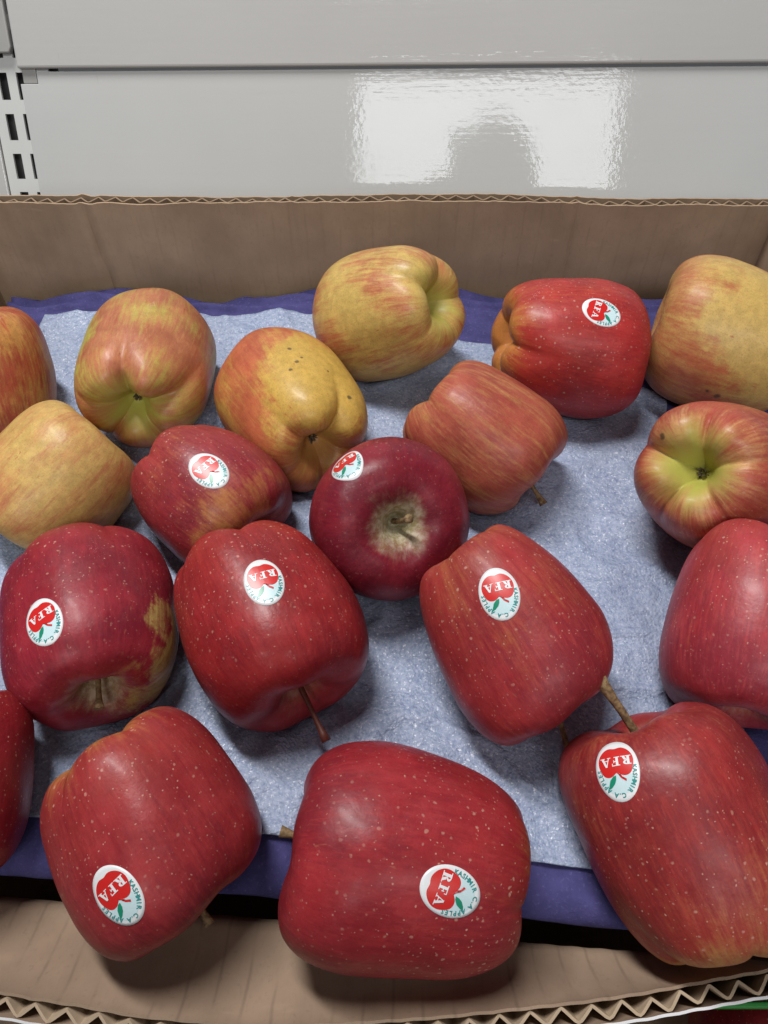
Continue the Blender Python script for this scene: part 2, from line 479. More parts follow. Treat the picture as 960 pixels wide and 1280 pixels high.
def foam_material():
    t = NT('blue_white_foam_sheet')
    co = t.coord()
    w = t.vm('ADD', co, t.vm('SCALE', t.noise(co, 300, 2, col=True), None))
    v = t.voro(co, 800)
    g1 = t.noise(co, 420, 3, .7)
    g2 = t.noise(co, 760, 2, .8)
    blot = t.noise(co, 26, 4, .6)
    c = t.mix(t.step(blot, .30, .70), (.262, .330, .480), (.310, .380, .530))
    c = t.mix(t.m('MULTIPLY', t.step(g1, .44, .68), .50), c, (.47, .51, .68))
    c = t.mix(t.m('MULTIPLY', t.step(g1, .47, .34), .42), c, (.130, .150, .300))
    c = t.mix(t.m('MULTIPLY', t.step(g2, .57, .70), t.step(t.noise(co, 9, 2), .35, .62, .45, .95)), c, (.74, .78, .88))  # sparkle of the foam painted into its colour as near-white glints
    h = t.m('ADD', t.m('ADD', t.m('MULTIPLY', g1, 1.0), t.m('MULTIPLY', t.noise(co, 95, 3, .6, 1.5), 2.2)), t.m('MULTIPLY', v.outputs['Distance'], .5))
    t.set(Base_Color=c, Roughness=t.step(g2, .45, .65, .55, .28), Normal=t.bump(h, .65, .0009), Specular_IOR_Level=.5)
    return t.mat

# ------------------------------------------------------------------ shelving rack (world frame, turned a little)
YAW = math.radians(5.0)
RACKY = 0.58
rack = tag(empty('shelving_rack', (0, RACKY, CAMZ)), 'glossy off white steel shelving back with slotted upright behind the cardboard box', 'shelving')
rack.rotation_euler = (0, 0, -YAW)
def rk(name, me, mat, parent=None, **kw):
    return link(name, me, mat, parent or rack, **kw)

def prism_xz(name, poly, y0, y1, bevel=0.0):
    import bmesh
    bm = bmesh.new()
    f = bm.faces.new([bm.verts.new((x, y0, z)) for x, z in poly])
    r = bmesh.ops.extrude_face_region(bm, geom=[f])
    for v in r['geom']:
        if isinstance(v, bmesh.types.BMVert):
            v.co.y = y1
    bmesh.ops.recalc_face_normals(bm, faces=bm.faces[:])
    if bevel:
        bmesh.ops.bevel(bm, geom=bm.edges[:], offset=bevel, segments=3, affect='EDGES', profile=.5)
    me = bpy.data.meshes.new(name)
    bm.to_mesh(me)
    bm.free()
    return me

SEAM = .0458
XL = -.2500
low = rk('lower_back_panel', prism_xz('lower_back_panel', [(XL, -.40), (.62, -.40), (.62, SEAM - .0016), (XL + .0125, SEAM - .0016), (XL + .0125, SEAM - .0090), (XL, SEAM - .0090)], 0, .0012, .0004), M_PANEL, smooth=False)
upp = rk('upper_back_panel', prism_xz('upper_back_panel', [(XL + .0006, SEAM), (.62, SEAM), (.62, .30), (XL + .0030, .30)], -.0030, .0012, .0018), M_PANEL2, smooth=False)
# slotted upright: front plate built round its slots
SL = [(-.2663, -.2600), (-.2534, -.2472)]
xs = [-.2732, SL[0][0], SL[0][1], SL[1][0], SL[1][1], -.2300]
UY0, UY1 = .0022, .0040
bx = [(xs[0], xs[1], UY0, UY1, -.4, .3), (xs[2], xs[3], UY0, UY1, -.4, .3), (xs[4], xs[5], UY0, UY1, -.4, .3)]
zb = []
z = .0022 - .0252 * 15
while z < .30:
    zb.append(z)
    z += .0252
for (a, b) in SL:
    prev = -.4
    for z in zb:
        bx.append((a, b, UY0, UY1, prev, z))
        prev = z + .0165
rk('slotted_upright', boxes_mesh('slotted_upright', bx), M_UPR, smooth=False)
rk('upright_back', boxes_mesh('upright_back', [(-.2732, -.2300, .016, .018, -.4, .3)]), M_DARK, smooth=False)
rk('hook_tab', boxes_mesh('hook_tab', [(XL + .0022, XL + .0120, .0003, .0020, SEAM - .0088, SEAM + .004)], .0006), M_GREY, smooth=False)
rk('neighbour_panel', boxes_mesh('neighbour_panel', [(-.60, -.2738, .0004, .0044, -.4, .3)], .0010), M_PANEL2, smooth=False)
rk('shelf_bracket', prism_xz('shelf_bracket', [(-.300, .055), (-.2525, .055), (-.2508, .058), (-.2500, .30), (-.300, .30)], -.0035, .0018, .001), M_GREY, smooth=False)

# ------------------------------------------------------------------ cardboard box (box frame)
PITCHF = .0104
WT = .0074
def board(parent, name, top, bot, s0, s1, liner, seed, inner_sign, outer, flute, folds=(), bow=False):
    """one corrugated wall: inner liner, fluting, outer liner.  top(s), bot(s) -> points of the inner face"""
    part = empty(name)
    part.parent = parent
    n = int((s1 - s0) / .0022)
    S = np.linspace(s0, s1, n)
    T = np.array([top(s) for s in S]); B = np.array([bot(s) for s in S])
    tang = np.gradient(T, axis=0)
    nrm = np.cross(tang, T - B)
    nrm /= np.linalg.norm(nrm, axis=1)[:, None]
    nrm *= inner_sign
    def ragged(k, amp):
        return np.array([noise.noise(Vector((s * 34, k * 9.1 + seed, 0))) * amp + noise.noise(Vector((s * 120, k * 5.3, seed))) * amp * .5 + noise.noise(Vector((s * 420, k, seed))) * amp * .28 for s in S])
    Q = np.linspace(0, 1, 26) ** 1.1
    up = (T - B) / np.linalg.norm(T - B, axis=1)[:, None]
    def base(q, T, B):
        """the wall between its two edges; a bowed wall drops steeply first and then runs inwards"""
        if not bow:
            return T + (B - T) * q
        K = np.stack([T[:, 0], TRAY_LIP(T[:, 0]) - .0060, np.full(len(T), -.0120)], 1)
        e = .055
        a = q / .6
        if q <= .6 - e:
            P = T + (K - T) * a
            P[:, 1] = T[:, 1] + (K - T)[:, 1] * a ** 1.25
            P[:, 2] = T[:, 2] + (K - T)[:, 2] * (1 - (1 - a) ** 1.25)
            return P
        if q >= .6 + e:
            return K + (B - K) * (q - .6) / .4
        t = (q - .6 + e) / (2 * e)
        A_, B_ = base(.6 - e, T, B), base(.6 + e, T, B)
        return A_ * (1 - t) ** 2 + K * 2 * t * (1 - t) + B_ * t * t
    def normals(q, T, B):
        d = base(min(1, q + .01), T, B) - base(max(0, q - .01), T, B)
        m = np.cross(np.gradient(T, axis=0), -d)
        return m / np.linalg.norm(m, axis=1)[:, None] * inner_sign
    def sheet(nm, off, rag, thick, mat):
        rows = []
        for q in Q:
            nq_ = normals(q, T, B)
            bulge = np.array([noise.noise(Vector((s * 9, q * 1.5, seed))) * .0011 + (.00012 if bow else .00016) * math.cos(2 * math.pi * s / PITCHF) for s in S]) - sum(amp * np.exp(-((S - c0 - k0 * q) / .0016) ** 2) for c0, k0, amp in folds)
            rows.append(base(q, T, B) + up * (rag * (1 - q) ** 3)[:, None] - nq_ * off[:, None] + nq_ * bulge[:, None])
        P = np.array(rows)
        me = slab(nm, P, thick)
        attr(me, 'along', 'FLOAT', np.tile(S / PITCHF, len(Q) * 2))
        return link(nm, me, mat, part, smooth='sharp')
    one = np.ones(n)
    sheet('inner_liner', one * 0, ragged(1, .0011), .00100, liner)
    oo = sheet('outer_liner', one * WT, ragged(2, .0006), .0009, outer)
    if outer != liner:                       # brown inside, printed white outside
        oo.data.materials.append(liner)
        nq = (len(Q) - 1) * (n - 1) * 2
        mi = np.zeros(len(oo.data.polygons), np.int32)
        mi[0:nq:2] = 1
        oo.data.polygons.foreach_set('material_index', mi)
    # fluting: a rounded zigzag between the liners
    m = int((s1 - s0) / PITCHF * 14)
    S2 = np.linspace(s0, s1, m)
    wave = np.arcsin(np.sin(2 * np.pi * S2 / PITCHF + np.array([1.1 * noise.noise(Vector((s * 21, seed, 4))) for s in S2])) * .97) / (math.pi / 2)
    wave = wave + .30 * np.array([noise.noise(Vector((s * 60, seed, 2))) for s in S2])
    wave = np.clip(wave, -.97, .97)
    Ti = np.stack([np.interp(S2, S, T[:, k]) for k in range(3)], 1)
    Bi = np.stack([np.interp(S2, S, B[:, k]) for k in range(3)], 1)
    Ni = np.stack([np.interp(S2, S, nrm[:, k]) for k in range(3)], 1)
    rg = np.interp(S2, S, ragged(3, .0010)) - .0002
    Ui = (Ti - Bi) / np.linalg.norm(Ti - Bi, axis=1)[:, None]
    off = WT / 2 + wave * (WT / 2 - .0011)
    P = np.array([base(q, Ti, Bi) + Ui * (rg * (1 - q) ** 3)[:, None] - normals(q, Ti, Bi) * off[:, None] for q in (0, .05, .12, .22, .36, .48, .56, .6, .64, .7, 1)])
    link('fluting', slab('fluting', P, .0010), flute, part, smooth='sharp')
    return part

XW0, XW1, YB = -.258, .2405, .435
FT = [(-.30, .066), (-.25, .058), (-.19, .0445), (-.130, .0325), (-.0835, .0256), (-.0485, .0227), (-.0135, .0236), (.0214, .0258),
      (.043, .0280), (.070, .0303), (.089, .0327), (.130, .0389), (.19, .051), (.25, .065), (.30, .078)]
FX = np.array([a for a, b in FT]); FY = np.array([b for a, b in FT])
def TRAY_LIP(x):
    return .0735 - .0776 * (x + .1477)
def front_top(s):
    return (s, float(np.interp(s, FX, FY)), .010 + .0006 * math.sin(s * 31))
def front_bot(s):
    return (s, float(TRAY_LIP(s)) + .004, -.1100)
def back_top(s):
    z = .0665 - .0022 * float(sstep(.06, .14, s)) + .0012 * float(sstep(.15, .2, s)) + .0006 * math.sin(s * 23)
    return (s, YB + .0016 * math.sin(s * 13 + 1), z)
cbox = tag(empty('cardboard_box', (0, .25, -.1165)), 'open brown corrugated cardboard box with a bowed front edge holding apples on a violet tray', 'box')
def unparent_offset(p):
    p.location = Vector(p.location) - Vector((0, .25, -.1165))
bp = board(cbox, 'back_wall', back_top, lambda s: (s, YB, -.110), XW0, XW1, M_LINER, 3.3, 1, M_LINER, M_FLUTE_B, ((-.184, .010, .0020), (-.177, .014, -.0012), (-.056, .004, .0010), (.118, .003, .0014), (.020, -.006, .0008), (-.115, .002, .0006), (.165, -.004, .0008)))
fp = board(cbox, 'front_wall', front_top, front_bot, XW0 - .004, XW1 + .004, M_LINER_F, 8.1, -1, M_WHITE, M_FLUTE, bow=True)
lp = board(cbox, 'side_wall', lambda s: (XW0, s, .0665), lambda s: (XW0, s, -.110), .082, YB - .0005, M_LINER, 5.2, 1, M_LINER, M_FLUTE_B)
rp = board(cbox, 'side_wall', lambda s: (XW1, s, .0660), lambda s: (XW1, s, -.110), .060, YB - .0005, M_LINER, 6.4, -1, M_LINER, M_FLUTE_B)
for p in (bp, fp, lp, rp):
    unparent_offset(p)
fx = np.linspace(XW0 + .001, XW1 - .001, 12)
FP = np.array([[(x, TRAY_LIP(x) + .0055 - .25, .0055) for x in fx], [(x, .184, .0055) for x in fx]])
bot = link('bottom_panel', slab('bottom_panel', FP, .0055), M_LINER, cbox, smooth=False)
pad = link('layer_pad', boxes_mesh('layer_pad', [(XW0 + .003, XW1 - .003, -.145, .182, .0805, .0855)]), M_LINER, cbox, smooth=False)
attr(pad.data, 'along', 'FLOAT', [v.co.x / PITCHF for v in pad.data.vertices])
attr(bot.data, 'along', 'FLOAT', [v.co.x / PITCHF for v in bot.data.vertices])

# ------------------------------------------------------------------ fruit shapes in the box frame
SH = []
for k, p in enumerate(APPLES):
    V, F, ph, ax = apple_shape(p)
    R = apple_rot(p)
    W = FIT[k]['W']
    Rn = np.array(R)
    WV = (V * W) @ Rn.T + np.array(FIT[k]['loc'])
    SH.append((V, F, ph, ax, R, W, WV))
allV, allF = [], []
for q in SH:
    o = len(allV)
    allV += [Vector(v) for v in q[6]]
    allF += [tuple(i + o for i in f) for f in q[1]]
ALLT = BVHTree.FromPolygons(allV, allF)

# ------------------------------------------------------------------ moulded pulp tray with cups, foam sheet on it
RIDGE = .0035
def rest_height(x, y):
    w = noise.noise(Vector((x * 22, y * 22, 3))) * .0036 + noise.noise(Vector((x * 13, y * 13, 6))) * .0065 + noise.noise(Vector((x * 55, y * 55, 8))) * .0006
    h = RIDGE + w
    hit = ALLT.ray_cast(Vector((x, y, -.2)), Vector((0, 0, 1)))
    if hit[0] is not None:
        h = min(h, hit[0].z - .0026)
    return h

def grid_height(x0, x1, y0, y1, n, m):
    X = np.linspace(x0, x1, n); Y = np.linspace(y0, y1, m)
    H = np.array([[rest_height(x, y) for x in X] for y in Y])
    for _ in range(3):
        P = np.pad(H, 1, mode='edge')
        S = (P[:-2, 1:-1] + P[2:, 1:-1] + P[1:-1, :-2] + P[1:-1, 2:] + 2 * H) / 6
        H = np.minimum(H, S)
    return X, Y, H
GX, GY, GH = grid_height(-.262, .25, .03, .445, 172, 140)
def height(x, y):
    fx = np.clip((x - GX[0]) / (GX[1] - GX[0]), 0, len(GX) - 1.001)
    fy = np.clip((y - GY[0]) / (GY[1] - GY[0]), 0, len(GY) - 1.001)
    i, j = int(fx), int(fy)
    a, b = fx - i, fy - j
    return (GH[j, i] * (1 - a) * (1 - b) + GH[j, i + 1] * a * (1 - b) + GH[j + 1, i] * (1 - a) * b + GH[j + 1, i + 1] * a * b)

def wob(s, seed, amp, f=30):
    return (noise.noise(Vector((s * f, seed, 0))) + .4 * noise.noise(Vector((s * f * 3, seed, 5)))) * amp

na, nb = 190, 150
P = np.zeros((nb, na, 3))
for j in range(nb):
    b = j / (nb - 1)
    for i in range(na):
        x = lerp(-.2475, .2325, i / (na - 1))
        yf = TRAY_LIP(x) + wob(x, 2, .0012)
        yb = .432
        if b < .06:                                     # rim that rolls down at the front
            t = b / .06
            y = yf + .010 * (1 - math.cos(t * math.pi / 2))
            z = lerp(-.0085, 0, math.sin(t * math.pi / 2))
            z += min(height(x, yf + .010), .003) * t
            hl = ALLT.ray_cast(Vector((x, y, -.2)), Vector((0, 0, 1)))
            if hl[0] is not None:
                z = min(z, hl[0].z - .0030)
        else:
            t = (b - .06) / .94
            y = lerp(yf + .010, yb, t)
            z = height(x, y)
        edge = float(sstep(.400, .428, y - wob(x, 9, .006)))
        z += edge * (.0040 + .0085 * noise.noise(Vector((x * 19, 1, 4))))
        y += -edge * .006 * (1 + noise.noise(Vector((x * 14, 7, 4))))
        z += .0022 * edge * math.sin(y * 700 + 3 * noise.noise(Vector((x * 25, y * 30, 1))) + x * 60)
        P[j, i] = (x, y, z - .0006)
tray = link('pulp_tray', slab('pulp_tray', P, .0022), tray_material())
tag(tray, 'violet blue moulded pulp tray under the apples, its rim showing along the box walls', 'tray')

na, nb = 230, 190
P = np.zeros((nb, na, 3))
XC = [-.235, -.2195, -.16, -.10, -.04, 0, .035, .07, .115, .1587, .175]
YC = [.407, .406, .407, .407, .404, .397, .386, .376, .355, .335, .326]
for j in range(nb):
    b = j / (nb - 1)
    for i in range(na):
        a = i / (na - 1)
        xl = lerp(-.178, -.2195, b) + wob(b, 3, .004, 5)
        xr = lerp(.150, .165, b) + wob(b, 6, .004, 5)
        x = lerp(xl, xr, a)
        yf = .0846 - .085 * (x + .0457) + wob(x, 4, .0010, 20)
        yb = float(np.interp(x, XC, YC)) + wob(x, 5, .0075, 24)
        y = lerp(yf, yb, b)
        x += wob(y, 7, .0006, 40)
        z = height(x, y) + .0009
        wr = noise.noise(Vector((x * 26 + 4, y * 26, 1.5)))
        z += .0020 * max(0, 1 - abs(wr) * 5) ** 1.5       # soft creases
        z += .0016 * noise.noise(Vector((x * 70, y * 70, 2)))
        e = min(a, 1 - a, b, 1 - b)
        z += .0012 * math.exp(-e * 60) * (1 + noise.noise(Vector((x * 40, y * 40, 9))))
        hz = ALLT.ray_cast(Vector((x, y, -.2)), Vector((0, 0, 1)))
        if hz[0] is not None:
            z = min(z, hz[0].z - .0003)
        P[j, i] = (x, y, z)
sheet_o = link('foam_sheet', slab('foam_sheet', P[:, ::-1] * 1.0, -.0007), foam_material())
tag(sheet_o, 'pale blue sparkling foam sheet spread over the violet tray beneath the apples', 'liner sheet')

# ------------------------------------------------------------------ apple skin
def apple_material(k, p, R):
    m = p['mat']
    t = NT('apple_skin')
    pos0 = t.attr('pos')
    pos = t.vm('ADD', pos0, tuple(p['seed'] * q for q in (3.7, 1.9, 5.3)))
    stv = t.vm('ADD', t.attr('streak'), (p['seed'] * 2.3, p['seed'] * 4.1, 0))
    ax = t.attr('ax', False)
    gold = m['dots'] < .3
    n1 = t.noise(pos, 1.15, 3, .5)
    s1 = t.noise(stv, 7.5, 5, .66)
    s2 = t.noise(stv, 19, 4, .7)
    f = t.m('ADD', m['bias'], t.m('MULTIPLY', t.m('SUBTRACT', n1, .5), m['low'] * 2.2))
    f = t.m('ADD', f, t.m('MULTIPLY', t.m('SUBTRACT', s1, .5), m['streak'] * 1.6))
    f = t.m('ADD', f, t.m('MULTIPLY', t.m('SUBTRACT', s2, .5), m['streak'] * 1.6))
    f = t.m('ADD', f, t.m('MULTIPLY', t.m('SUBTRACT', t.noise(pos, 22, 3, .7), .5), .30))
    if 'yellow' in m:
        d, amt, wid = m['yellow']
        dl = R.transposed() @ cam_dir(d)
        dot = t.vm('DOT_PRODUCT', t.vm('NORMALIZE', pos0), tuple(dl))
        dot = t.m('ADD', dot, t.m('MULTIPLY', t.m('SUBTRACT', t.noise(pos, 2.6, 5, .65), .5), 1.0))
        f = t.m('SUBTRACT', f, t.m('MULTIPLY', t.step(dot, 1 - wid, 1 - wid * .12), amt))
    if 'tip' in m:
        tp = t.m('MULTIPLY', t.step(t.m('ADD', ax, t.m('MULTIPLY', t.m('SUBTRACT', t.noise(stv, 3.5, 3), .5), .25)), .66, .90), m['tip'])
        f = t.m('SUBTRACT', f, tp)
    fac = t.step(f, .08, .80)
    mott = t.noise(pos, 9, 4, .6)
    gr = t.mix(t.step(mott, .3, .7), tuple(c * .86 for c in m['ground']), tuple(min(1, c * 1.1) for c in m['ground']))
    bl = t.mix(t.step(t.noise(pos, 2.4, 4, .6), .3, .7), tuple(c * .80 for c in m['blush']), tuple(c * v for c, v in zip(m['blush'], (1.16, 1.35, 1.25))))
    col = t.mix(fac, gr, bl)
    s3 = t.noise(stv, 12.0, 5, .68)
    if not gold:
        pw = t.m('ADD', t.noise(pos, 1.0, 3, .5), t.m('MULTIPLY', t.m('SUBTRACT', s2, .5), .5))
        col = t.mix(t.m('MULTIPLY', t.m('MULTIPLY', t.step(pw, .42, .66), fac), .80), col, tuple(c * v for c, v in zip(m['blush'], (.54, .62, .78))))
        col = t.mix(t.m('MULTIPLY', t.m('MULTIPLY', t.step(t.m('ADD', ax, t.m('MULTIPLY', t.m('SUBTRACT', t.noise(pos, 2.0, 3), .5), .9)), .45, .95), fac), .45), col, tuple(min(1, c * v) for c, v in zip(m['blush'], (1.15, 1.9, .95))))
    dk = t.m('MULTIPLY', t.m('MULTIPLY', t.step(s3, .46, .74), t.step(fac, .15, .9)), .60)
    if gold:
        dk = t.m('MULTIPLY', dk, .85)
    col = t.mix(dk, col, m['deep'])
    hz = t.m('MULTIPLY', t.step(t.noise(pos, 4.5, 5, .7), .42, .72), t.step(t.noise(pos, 34, 3, .7), .35, .65))
    col = t.mix(t.m('MULTIPLY', hz, .24 if not gold else .05), col, tuple(min(1, c * v + o_) for c, v, o_ in zip(m['blush'], (1.15, 1.8, 1.6), (.03, .04, .04))))
    grain = t.noise(pos, 55, 3, .75)
    sg = t.noise(t.vm('MULTIPLY', stv, (1, 1, 1.6)), 26, 4, .7)
    col = t.mix(t.m('MULTIPLY', t.step(grain, .48, .72), .24 if not gold else .42), col, tuple(c * .5 for c in m['blush']))
    col = t.mix(t.m('MULTIPLY', t.m('MULTIPLY', t.step(sg, .50, .72), fac), .30), col, tuple(min(1, c * v) for c, v in zip(m['blush'], (1.45, 2.6, 1.9))))
    # thin bright scratches and flecks that run with the streaks
    fl = t.m('MULTIPLY', t.step(t.noise(t.vm('MULTIPLY', stv, (1, 1, 2.2)), 30, 2, .5), .66, .74), t.step(t.noise(pos, 4, 2), .50, .62))
    col = t.mix(t.m('MULTIPLY', fl, .22 if not gold else .65), col, (.52, .24, .12) if not gold else m['deep'])
    # lenticels: pale pinhead dots, finer and closer towards the eye
    if m['dots'] > 0:
        wv = t.vm('ADD', pos, t.vm('MULTIPLY', t.noise(pos, 18, 2, col=True), (.035, .035, .035)))
        dotc = (.56, .30, .23) if not gold else (.20, .10, .03)
        for sc, rad, lo, hi in ((11.0, .195, .0, .95), (18.0, .165, .0, .6)):
            v = t.voro(wv, sc)
            rnd = t.m('FRACT', t.m('MULTIPLY', t.vm('DOT_PRODUCT', v.outputs['Color'], (3.1, 5.7, 2.3)), 7.13))
            rr = t.m('MULTIPLY', t.m('ADD', .45, t.m('MULTIPLY', rnd, .75)), rad)
            e = t.m('DIVIDE', v.outputs['Distance'], rr)
            msk = t.m('MULTIPLY', t.step(e, .45, 1.1, 1, 0), t.m('ADD', .52, t.m('MULTIPLY', rnd, .48)))
            if sc > 10:
                msk = t.m('MULTIPLY', msk, t.step(ax, lo, hi))
            else:
                msk = t.m('MULTIPLY', msk, t.step(ax, .05, .2))
            col = t.mix(t.m('MULTIPLY', msk, min(1, m['dots'] * .95)), col, dotc)
    # green of the eye, russet of the stem hollow
    if 'green' in m:
        ga = t.m('ADD', ax, t.m('MULTIPLY', t.m('SUBTRACT', t.noise(stv, 2.2, 3), .5), .22))
        col = t.mix(t.m('MULTIPLY', t.step(ga, .78, .94), m['green']), col, (.43, .44, .085))
    cv = m.get('cavity', .5)
    ca = t.m('ADD', t.m('SUBTRACT', ax, .028 if cv >= .8 else 0.0), t.m('MULTIPLY', t.m('SUBTRACT', t.noise(stv, 5.0, 4, .7), .5), .09))
    ca = t.m('ADD', ca, t.m('MULTIPLY', t.m('SUBTRACT', t.noise(pos, 2.0, 2), .5), .14))
    cavcol = t.mix(t.step(t.noise(pos, 12, 4, .7), .35, .65), (.33, .28, .13), (.62, .57, .42))
    col = t.mix(t.m('MULTIPLY', t.step(ca, .055, .155, 1, 0), cv), col, cavcol)
    # brown specks and bruises at their own places
    for c, (uv, rad) in zip(FIT[k].get('spots', []), p.get('spots', [])):
        dd = t.vm('DISTANCE', pos0, tuple(c))
        dd = t.m('ADD', dd, t.m('MULTIPLY', t.m('SUBTRACT', t.noise(pos, 14, 3), .5), rad * 1.2))
        col = t.mix(t.step(dd, rad * .45, rad * 1.15, .85, 0), col, (.085, .060, .035))
    rough = t.step(t.noise(pos, 3.5, 4, .6), .3, .7, .36, .50)
    h = t.m('ADD', t.noise(pos, 14, 3, .5), t.m('MULTIPLY', t.noise(pos, 60, 2), .12))
    t.set(Base_Color=col, Roughness=rough, Normal=t.bump(h, .10, .0016), Specular_IOR_Level=.33,
          Coat_Weight=.04, Coat_Roughness=.14, Subsurface_Weight=.06, Subsurface_Radius=(.004, .0012, .0006), Subsurface_Scale=1.0)
    return t.mat

def stem_material():
    t = NT('woody_stem')
    co = t.coord()
    n = t.noise(co, 500, 4, .6)
    c = t.mix(t.step(n, .3, .7), (.11, .058, .026), (.33, .22, .105))
    t.set(Base_Color=c, Roughness=.75, Normal=t.bump(n, .4, .0006))
    return t.mat
M_STEM = stem_material()
M_STEMRED = plain('dark_red_stem', (.12, .028, .018), .5, .4, 500)
M_EYE = plain('dried_eye_leaves', (.105, .080, .045), .9, .75, 900)
M_STK = plain('white_sticker_paper', (.80, .82, .84), .30, .02, 300)
M_STKRED = plain('sticker_red_ink', (.62, .020, .018), .30, .06, 300)
M_STKGREEN = plain('sticker_green_ink', (.012, .26, .15), .30, .08, 300)
M_STKTEAL = plain('sticker_teal_ink', (.03, .27, .27), .32, .08, 300)
M_STKBLUE = plain('sticker_pale_blue_ink', (.60, .78, .82), .30, .03, 300)

# --- sticker artwork in millimetres (x right, y up on the upright sticker)
SA, SB = 7.6, 10.3
def rot2(P, a):
    c, s_ = math.cos(a), math.sin(a)
    return [(x * c - y * s_, x * s_ + y * c) for x, y in P]
def quad(a, b, c, d):
    return [a, b, c, d]
def bar(x0, y0, x1, y1):
    return [(x0, y0), (x1, y0), (x1, y1), (x0, y1)]
def letter_R():
    L = [bar(.18, 0, .48, 1), bar(0, 0, .66, .09), bar(0, .91, .5, 1)]
    for a0, a1 in zip(np.linspace(-90, 90, 9)[:-1], np.linspace(-90, 90, 9)[1:]):
        def pt(a, rx, ry):
            return (.46 + rx * math.cos(math.radians(a)), .735 + ry * math.sin(math.radians(a)))
        L.append([pt(a0, .20, .155), pt(a0, .46, .265), pt(a1, .46, .265), pt(a1, .20, .155)])
    L += [bar(.45, .47, .5, .58), quad((.48, .47), (.78, .47), (1.06, 0), (.74, 0)), bar(.70, 0, 1.16, .08)]
    return L, 1.18
def letter_F():
    return [bar(.18, 0, .48, 1), bar(0, 0, .66, .09), bar(0, .91, .95, 1), bar(.86, .70, .95, .93), bar(.45, .46, .72, .56), bar(.66, .36, .74, .66)], 1.0
def letter_A():
    return [quad((.10, 0), (.22, 0), (.58, 1), (.47, 1)), quad((.78, 0), (1.08, 0), (.66, 1), (.42, 1)),
            bar(.26, .28, .86, .37), bar(-.06, 0, .36, .08), bar(.64, 0, 1.2, .08)], 1.2

def word_RFA():
    """white serif letters, as quads with their own small lift so no two lie in one plane"""
    out, x, h = [], 0, 3.2
    for fn in (letter_R, letter_F, letter_A):
        polys, adv = fn()
        for q in polys:
            out.append([((x + px) * h * .92, py * h) for px, py in q])
        x += adv + .10
    w = (x - .10) * h * .92
    return [[(px - w / 2 - .1, py - 4.3) for px, py in q] for q in out]
RFA = word_RFA()

def apple_outline(n=64):
    """the red fruit printed on the sticker: heart-like, dented above and a little below"""
    pts = []
    for i in range(n):
        a = 2 * math.pi * i / n
        d = math.atan2(math.sin(a - math.pi / 2), math.cos(a - math.pi / 2))
        e = math.atan2(math.sin(a + math.pi / 2), math.cos(a + math.pi / 2))
        r_ = 1 - .34 * math.exp(-(d / .30) ** 2) - .13 * math.exp(-(e / .26) ** 2)
        r_ += .08 * math.exp(-(abs(d) - .75) ** 2 / .1)
        pts.append((6.1 * r_ * math.cos(a), 5.5 * r_ * math.sin(a) - 2.55))
    return pts

CH = {}
def char_shape(c):
    if c not in CH:
        cu = bpy.data.curves.new('glyph', 'FONT')
        cu.body = c
        cu.resolution_u = 2
        cu.offset = .034
        cu.align_x = 'CENTER'
        o = bpy.data.objects.new('glyph', cu)
        COL.objects.link(o)
        bpy.context.view_layer.update()
        dg = bpy.context.evaluated_depsgraph_get()
        me = bpy.data.meshes.new_from_object(o.evaluated_get(dg))
        CH[c] = ([(v.co.x, v.co.y) for v in me.vertices], [tuple(f.vertices) for f in me.polygons])
        bpy.data.objects.remove(o)
        bpy.data.curves.remove(cu)
        bpy.data.meshes.remove(me)
    return CH[c]

def arc_text():
    txt = 'KASHMIR C.A APPLES'
    A, B = SA * .80, SB * .82
    th = np.radians(np.linspace(186, -6, 400))
    C = np.stack([A * np.cos(th), B * np.sin(th)], 1)
    sl = np.concatenate([[0], np.cumsum(np.linalg.norm(np.diff(C, axis=0), axis=1))])
    V, F = [], []
    for i, c in enumerate(txt):
        if c == ' ':
            continue
        q = sl[-1] * (i + .5) / len(txt)
        x, y = np.interp(q, sl, C[:, 0]), np.interp(q, sl, C[:, 1])
        x2, y2 = np.interp(q + .1, sl, C[:, 0]), np.interp(q + .1, sl, C[:, 1])
        a = math.atan2(y2 - y, x2 - x)
        gv, gf = char_shape(c)
        o = len(V)
        V += [(x + px, y + py) for px, py in rot2([(vx * 2.05, vy * 2.1 - .66) for vx, vy in gv], a)]
        F += [tuple(k + o for k in f) for f in gf]
    return V, F
ARC = arc_text()

